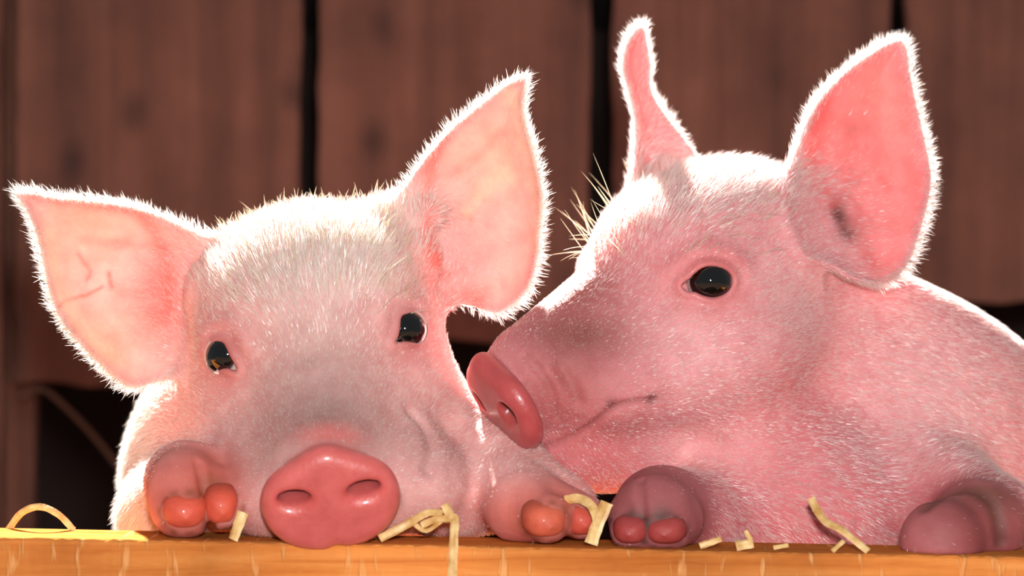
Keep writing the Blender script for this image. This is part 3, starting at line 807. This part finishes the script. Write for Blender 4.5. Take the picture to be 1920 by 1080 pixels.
def paint_common(g, skin, disc, earin, haircol, t_wid=0.8):
    n = len(g.P); C = np.tile(skin, (n, 1))
    C = mixc(C, earin, g.ear_in)
    g.wet = 0.9 * g.disc + 0.15 * g.ear_in
    for pos, B, Q, rad in g.eyef:
        d = np.linalg.norm(g.P - pos, axis=1)
        C = mixc(C, lin(206, 104, 100), 0.75 * np.exp(-(d / 75) ** 2))
        C = mixc(C, lin(158, 74, 72), 0.7 * np.exp(-(d / 36) ** 4))
        g.wet = np.maximum(g.wet, 0.6 * np.exp(-(d / 42) ** 4))
    g.dens = np.ones(n); g.flen = np.full(n, 13.0); g.lift = np.full(n, 0.30); g.wid = np.full(n, t_wid); g.hcol = np.tile(haircol, (n, 1))
    bodyw = sstep(g.hd, 300, 520)
    g.flen += 7 * bodyw
    muz = sstep(g.q[:, 1], 120, 330) * (g.hd < 600)
    g.flen *= 1 - 0.5 * muz
    crown = sstep(g.q[:, 2], 70, 150) * (1 - g.ear_any) * (g.hd < 420)
    g.flen += 20 * crown; g.lift += 0.35 * crown; g.wid += 0.3 * crown
    for pos, B, Q, rad in g.eyef:
        d = np.linalg.norm(g.P - pos, axis=1)
        k = np.exp(-(d / 85) ** 4); g.flen *= 1 - 0.45 * k; g.dens *= 1 - 0.55 * k
        g.dens *= 1 - np.exp(-(d / 48) ** 6)
    g.dens *= 1 - 0.985 * g.ear_in; g.dens += 4.0 * g.ear_rim
    g.flen = g.flen * (1 - g.ear_any) + g.ear_any * 15 + 15 * g.ear_rim; g.lift = g.lift * (1 - g.ear_rim) + 0.45 * g.ear_rim
    g.dens *= (1 - np.clip(g.disc * 1.6, 0, 1)) * (1 - 0.99 * np.clip(g.foot * 1.5, 0, 1)); g.flen *= 1 - 0.6 * np.clip(g.foot, 0, 1)
    g.muz = muz; g.crown = crown; g.bodyw = bodyw
    C = mixc(C, disc, g.disc)
    for sg in (-1, 1):                                                # moist nostril lining with shade painted into the colour, strongest at the top
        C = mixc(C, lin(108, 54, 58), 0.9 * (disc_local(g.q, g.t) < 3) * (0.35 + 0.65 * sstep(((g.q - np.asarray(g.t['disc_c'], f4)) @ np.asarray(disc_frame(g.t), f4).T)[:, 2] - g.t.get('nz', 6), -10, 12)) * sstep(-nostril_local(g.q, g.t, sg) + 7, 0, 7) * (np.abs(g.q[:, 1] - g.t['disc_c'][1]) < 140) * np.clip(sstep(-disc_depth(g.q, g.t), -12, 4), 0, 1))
    g.C = C
def paint_line(g, C, pts, r, col, k):
    A = [surf(g, x, y) for x, y in catmull(pts, 4, False)]; A = [a for a in A if a is not None]
    dm = np.full(len(g.P), 1e3, f4)
    for a, b in zip(A[:-1], A[1:]): dm = np.minimum(dm, rcone(g.P, a, b, 0, 0))
    return mixc(C, col, k * np.exp(-(dm / r) ** 2))
def paint_left(g):
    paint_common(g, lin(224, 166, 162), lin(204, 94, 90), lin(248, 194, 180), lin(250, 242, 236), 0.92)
    C = g.C; keep = (1 - g.disc)
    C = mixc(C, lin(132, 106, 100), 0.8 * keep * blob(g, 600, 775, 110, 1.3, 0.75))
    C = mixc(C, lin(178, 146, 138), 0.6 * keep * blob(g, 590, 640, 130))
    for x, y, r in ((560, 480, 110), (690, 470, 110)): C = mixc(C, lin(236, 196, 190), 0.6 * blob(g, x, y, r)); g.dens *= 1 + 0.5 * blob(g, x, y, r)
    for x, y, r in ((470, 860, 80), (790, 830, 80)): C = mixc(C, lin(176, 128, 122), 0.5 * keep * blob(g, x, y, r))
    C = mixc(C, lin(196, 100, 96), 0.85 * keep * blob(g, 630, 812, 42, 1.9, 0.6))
    for x, y, r in ((320, 520, 60), (300, 600, 50), (820, 490, 45), (880, 560, 45)): C = mixc(C, lin(226, 104, 90), 0.55 * blob(g, x, y, r))
    for x, y, r in ((160, 430, 80), (200, 640, 70), (930, 300, 80)): C = mixc(C, lin(242, 178, 146), 0.5 * blob(g, x, y, r))
    RD = lin(214, 92, 78)
    for pts, r, k in (([(250, 392), (288, 432), (312, 480), (320, 540), (318, 592)], 16, 0.55), ([(112, 578), (130, 558), (165, 552), (195, 535)], 4, 0.6), ([(150, 470), (172, 505), (168, 520)], 5, 0.45), ([(208, 510), (214, 532)], 5, 0.6),
                      ([(70, 372), (150, 385), (240, 395)], 14, 0.35), ([(160, 455), (230, 460), (300, 470)], 12, 0.3), ([(230, 545), (290, 548), (330, 560)], 12, 0.3),
                      ([(838, 262), (812, 320), (806, 400), (812, 460), (836, 510)], 15, 0.5), ([(862, 408), (880, 412)], 8, 0.5), ([(880, 575), (895, 580)], 8, 0.6), ([(850, 330), (900, 290), (940, 250)], 12, 0.25)):
        C = paint_line(g, C, pts, r, RD, k)
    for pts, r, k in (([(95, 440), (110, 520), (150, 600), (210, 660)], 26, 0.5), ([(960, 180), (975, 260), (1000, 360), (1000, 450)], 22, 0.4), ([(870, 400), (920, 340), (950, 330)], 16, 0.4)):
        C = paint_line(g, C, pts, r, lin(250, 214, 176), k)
    C = mixc(C, lin(188, 88, 74), 0.95 * np.clip(g.foot, 0, 1))
    for x, y, r in ((385, 930, 26), (400, 900, 20), (985, 985, 26), (1000, 1000, 24)): C = mixc(C, lin(128, 72, 44), 0.6 * blob(g, x, y, r))
    fl_ = g.bodyw * (g.P[:, 0] < -520) * (1 - np.clip(g.foot, 0, 1)) * (1 - g.ear_any); g.flen += 16 * fl_; g.lift += 0.3 * fl_; g.dens *= 1 + 2.5 * fl_; g.wid += 0.3 * fl_
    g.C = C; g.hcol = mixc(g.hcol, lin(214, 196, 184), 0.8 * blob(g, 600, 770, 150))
def paint_right(g):
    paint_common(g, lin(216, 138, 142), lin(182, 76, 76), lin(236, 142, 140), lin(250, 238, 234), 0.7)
    C = g.C; keep = 1 - g.disc
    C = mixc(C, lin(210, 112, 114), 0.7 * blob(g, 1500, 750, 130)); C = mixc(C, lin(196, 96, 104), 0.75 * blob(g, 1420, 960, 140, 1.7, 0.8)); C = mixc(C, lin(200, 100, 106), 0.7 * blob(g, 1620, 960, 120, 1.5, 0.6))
    for x, y, r in ((1320, 650, 100), (1500, 560, 110), (1300, 860, 90), (1760, 720, 150)): g.dens *= 1 + 0.5 * blob(g, x, y, r); C = mixc(C, lin(226, 164, 166), 0.55 * blob(g, x, y, r))
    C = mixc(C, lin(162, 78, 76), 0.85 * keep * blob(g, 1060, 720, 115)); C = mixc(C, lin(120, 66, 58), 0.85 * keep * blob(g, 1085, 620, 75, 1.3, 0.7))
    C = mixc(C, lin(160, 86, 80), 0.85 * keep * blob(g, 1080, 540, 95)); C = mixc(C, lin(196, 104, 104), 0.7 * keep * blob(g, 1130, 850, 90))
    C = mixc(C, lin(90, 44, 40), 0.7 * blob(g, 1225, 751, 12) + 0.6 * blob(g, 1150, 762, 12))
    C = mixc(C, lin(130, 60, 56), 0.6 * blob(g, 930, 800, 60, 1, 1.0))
    C = mixc(C, lin(84, 44, 36), 0.95 * blob(g, 1578, 398, 22, 0.9, 1.4)); C = mixc(C, lin(120, 74, 70), 0.85 * blob(g, 1594, 430, 26)); g.dens *= 1 - 0.95 * blob(g, 1584, 410, 45)
    C = mixc(C, lin(236, 140, 130), 0.5 * blob(g, 1660, 190, 70))
    for pts, r, k in (([(1555, 190), (1530, 280), (1560, 370)], 22, 0.5), ([(1600, 230), (1590, 320), (1620, 420), (1640, 490)], 26, 0.4), ([(1655, 330), (1670, 350)], 10, 0.5), ([(1700, 300), (1715, 380)], 16, 0.3)):
        C = paint_line(g, C, pts, r, lin(212, 88, 86), k)
    C = mixc(C, lin(134, 64, 64), 0.95 * np.clip(g.foot, 0, 1))
    for x, y, r in ((1180, 965, 20), (1245, 965, 22), (1206, 985, 20)): C = mixc(C, lin(70, 42, 34), 0.7 * blob(g, x, y, r))
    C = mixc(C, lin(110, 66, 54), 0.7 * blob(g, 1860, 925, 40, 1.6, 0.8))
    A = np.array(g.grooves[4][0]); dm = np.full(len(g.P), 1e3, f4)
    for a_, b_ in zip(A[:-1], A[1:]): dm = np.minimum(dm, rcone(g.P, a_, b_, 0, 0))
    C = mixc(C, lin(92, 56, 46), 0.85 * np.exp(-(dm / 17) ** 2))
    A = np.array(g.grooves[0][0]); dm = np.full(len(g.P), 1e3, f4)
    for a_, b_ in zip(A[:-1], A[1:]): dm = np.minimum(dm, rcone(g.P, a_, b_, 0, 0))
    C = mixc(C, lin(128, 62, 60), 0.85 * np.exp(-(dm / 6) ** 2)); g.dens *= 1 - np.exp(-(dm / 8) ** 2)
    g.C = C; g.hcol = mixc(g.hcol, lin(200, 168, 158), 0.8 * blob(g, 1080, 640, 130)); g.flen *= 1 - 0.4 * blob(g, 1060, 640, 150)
def pick_verts(mask, n):
    idx = np.nonzero(mask)[0]; return rng.choice(idx, size=n, replace=False)
def near_px(g, x0, y0, x1, y1):
    k = 1 + g.P[:, 1] / CAMD; px = g.P[:, 0] / k + 960; py = 540 - g.P[:, 2] / k
    return (px > x0) & (px < x1) & (py > y0) & (py < y1) & (g.N[:, 1] < 0.3) & (g.ear_any < 0.3) & (g.P[:, 1] < 420)
BR = lin(250, 240, 218)
def bristles_left(g):
    i = pick_verts(near_px(g, 420, 350, 760, 470) & (g.N[:, 2] > 0.45), 420)
    d = g.N[i] * 0.75 + g.flow[i] * 0.6 + rng.normal(0, 0.28, (len(i), 3))
    strands('bristle', g.root, g.P[i], d, rng.uniform(18, 46, len(i)), 1.9, BR, (0, 0, 0.05))
    i = pick_verts(near_px(g, 430, 430, 780, 560), 170)
    d = g.N[i] * 0.35 + g.flow[i] + rng.normal(0, 0.15, (len(i), 3))
    strands('bristle', g.root, g.P[i], d, rng.uniform(28, 62, len(i)), 1.5, BR, (0, 0, 0.0))
    i = pick_verts(near_px(g, 700, 520, 770, 600), 9)
    d = g.N[i] * 0.4 + g.flow[i] * 0.5 + np.array([0.7, -0.2, 0.6]) + rng.normal(0, 0.2, (len(i), 3))
    strands('bristle', g.root, g.P[i], d, rng.uniform(45, 85, len(i)), 1.5, BR, (0.1, 0, -0.1))
def bristles_right(g):
    i = pick_verts(near_px(g, 1090, 400, 1200, 480), 26)
    d = g.N[i] * 0.5 + np.array([-0.35, 0, 0.8]) + rng.normal(0, 0.22, (len(i), 3))
    strands('bristle', g.root, g.P[i], d, rng.uniform(50, 105, len(i)), 1.6, BR, (-0.1, 0, 0.1))
    i = pick_verts(near_px(g, 1090, 440, 1140, 480), 8)
    d = np.array([-1.0, -0.1, 0.12]) + rng.normal(0, 0.2, (len(i), 3))
    strands('bristle', g.root, g.P[i], d, rng.uniform(45, 85, len(i)), 1.5, BR, (0, 0, -0.12))
    i = pick_verts(near_px(g, 1180, 330, 1480, 480), 150)
    d = g.N[i] * 0.5 + g.flow[i] * 0.8 + rng.normal(0, 0.25, (len(i), 3))
    strands('bristle', g.root, g.P[i], d, rng.uniform(20, 48, len(i)), 1.4, BR, (0, 0, 0.0))
LT['bristles'] = bristles_left; RT['bristles'] = bristles_right
OR = lin(206, 88, 66); DR = lin(158, 64, 62)
LT['mud'] = lin(128, 66, 40); RT['mud'] = lin(58, 36, 30)
LT.update(paint=paint_left, hairs=110000, stand=(-400, 1090), bodyaxis=(0, 0.6, -0.8), iris=[(408, 668, 31), (769, 615, 33)],
    feet=[(W(365, 930, -140), np.array([110, 150, 110])), (W(1020, 965, -120), np.array([130, 130, 75]))],
    claws=[(W(344, 945, -172), W(350, 974, -231), 43, 36, OR), (W(412, 938, -168), W(419, 966, -217), 33, 36, OR),
           (W(1015, 965, -160), W(1035, 990, -214), 42, 34, lin(200, 96, 72)), (W(1080, 962, -125), W(1100, 988, -180), 34, 32, lin(190, 80, 64))])
RT.update(paint=paint_right, hairs=130000, stand=(1510, 1200), bodyaxis=(0.75, 0.35, -0.55), iris=[(1334, 528, 40), None],
    feet=[(W(1230, 960, -110), np.array([120, 150, 100])), (W(1800, 985, -90), np.array([145, 200, 105]))],
    claws=[(W(1186, 985, -165), W(1178, 1004, -222), 34, 27, DR), (W(1250, 985, -165), W(1244, 1004, -224), 40, 28, DR)])
PL = build(LT, 'piglet', 'piglet facing forward with its chin and snout laid on the board')
PR = build(RT, 'piglet', 'piglet in profile nuzzling the cheek of its neighbour', PL)

# ------------------------------------------------------------------ straw lying on the board
def straw(pts, w0, th, label, mat=MAT_STRAW, sub=5, name='straw', hollow=False):
    P = catmull(np.array(pts, float), sub, False); n = len(P); V = []; F = []; k = 6
    for i in range(n):
        tg = P[min(i + 1, n - 1)] - P[max(i - 1, 0)]; tg /= np.linalg.norm(tg) + 1e-9
        vw = np.array([0, -1, 0.25]); s1 = np.cross(tg, vw); s1 /= np.linalg.norm(s1) + 1e-9; s2 = np.cross(s1, tg)
        tw = 0.35 * math.sin(i * 0.22 + len(label)); s1, s2 = s1 * math.cos(tw) + s2 * math.sin(tw), s2 * math.cos(tw) - s1 * math.sin(tw)
        w = w0 * (1 + 0.05 * math.sin(i * 1.9 + len(label) * 2.1))
        for j in range(k):
            a = 2 * math.pi * j / k; V.append(P[i] + s1 * math.cos(a) * w * 0.5 + s2 * math.sin(a) * th * 0.5)
    for i in range(n - 1):
        for j in range(k): F.append((i * k + j, i * k + (j + 1) % k, (i + 1) * k + (j + 1) % k, (i + 1) * k + j))
    F.append(tuple(range(k))[::-1]); F.append(tuple((n - 1) * k + j for j in range(k)))
    o = mesh_obj(name, M(np.array(V)), F, mat)
    for p in o.data.polygons: p.use_smooth = False
    return tag(o, label, 'straw', 'bits of straw on the board')
SD = -215
straw([W(437, 1012, SD), W(445, 990, SD), W(456, 960, SD)], 20, 7, 'short pale straw stub leaning beside the trotter and snout')
straw([W(712, 1010, SD), W(760, 985, SD), W(800, 962, SD + 10), W(830, 962, SD)], 15, 6, 'bent straw stalk slanting up from under the snout')
straw([W(790, 985, SD + 10), W(815, 975, SD + 5), W(850, 972, SD)], 13, 4, 'short split straw flake crossing the bent stalk')
straw([W(775, 980, SD + 20), W(800, 995, SD + 10), W(838, 968, SD + 5)], 9, 4, 'thin folded straw fibre under the bent stalk')
straw([W(833, 945, SD), W(845, 968, SD), W(852, 975, SD - 4), W(851, 1010, RF - 8), W(848, 1090, RF - 8)], 17, 5, 'straw blade hanging down over the front of the board')
straw([W(1060, 938, -160), W(1085, 935, -178), W(1110, 950, -205), W(1122, 985, -222)], 17, 4, 'yellow straw blade curled over the trotter')
straw([W(1108, 1020, -226), W(1120, 985, -224), W(1138, 942, -218)], 24, 5, 'broad pale straw sliver standing between the two trotters')
straw([W(1312, 1024, SD), W(1330, 1018, SD), W(1352, 1010, SD)], 12, 5, 'small straw chip lying under the jowl')
straw([W(1380, 1024, SD), W(1412, 1018, SD)], 20, 8, 'pale square chip of straw beside a yellow bit')
straw([W(1398, 995, SD + 6), W(1408, 1012, SD + 4)], 9, 6, 'tiny yellow straw bit propped on a pale chip')
straw([W(1520, 935, -120), W(1545, 975, -160), W(1580, 995, -195), W(1628, 1034, -222)], 15, 5, 'long yellow straw stalk leaning against the chest')
straw([W(1560, 1034, SD), W(1582, 1014, SD + 10)], 9, 4, 'thin straw fibre beside the long yellow stalk')
straw([W(1450, 1027, SD), W(1478, 1022, SD)], 9, 5, 'straw crumb lying flat on the board below the chest')
straw([W(15, 995, -40), W(40, 962, -50), W(75, 950, -60), W(110, 965, -60), W(138, 994, -50)], 13, 7, 'pale straw stem arched in a loop above the board')
straw([W(40, 745, WD - 30), W(80, 730, WD - 40), W(140, 780, WD - 40), W(190, 835, WD - 30), W(240, 900, WD - 30)], 15, 12, 'dry stem hanging in the dark opening under the wall', name='dry_stem', mat=MAT_STEM)
print('done', round(time.time() - T0, 1))
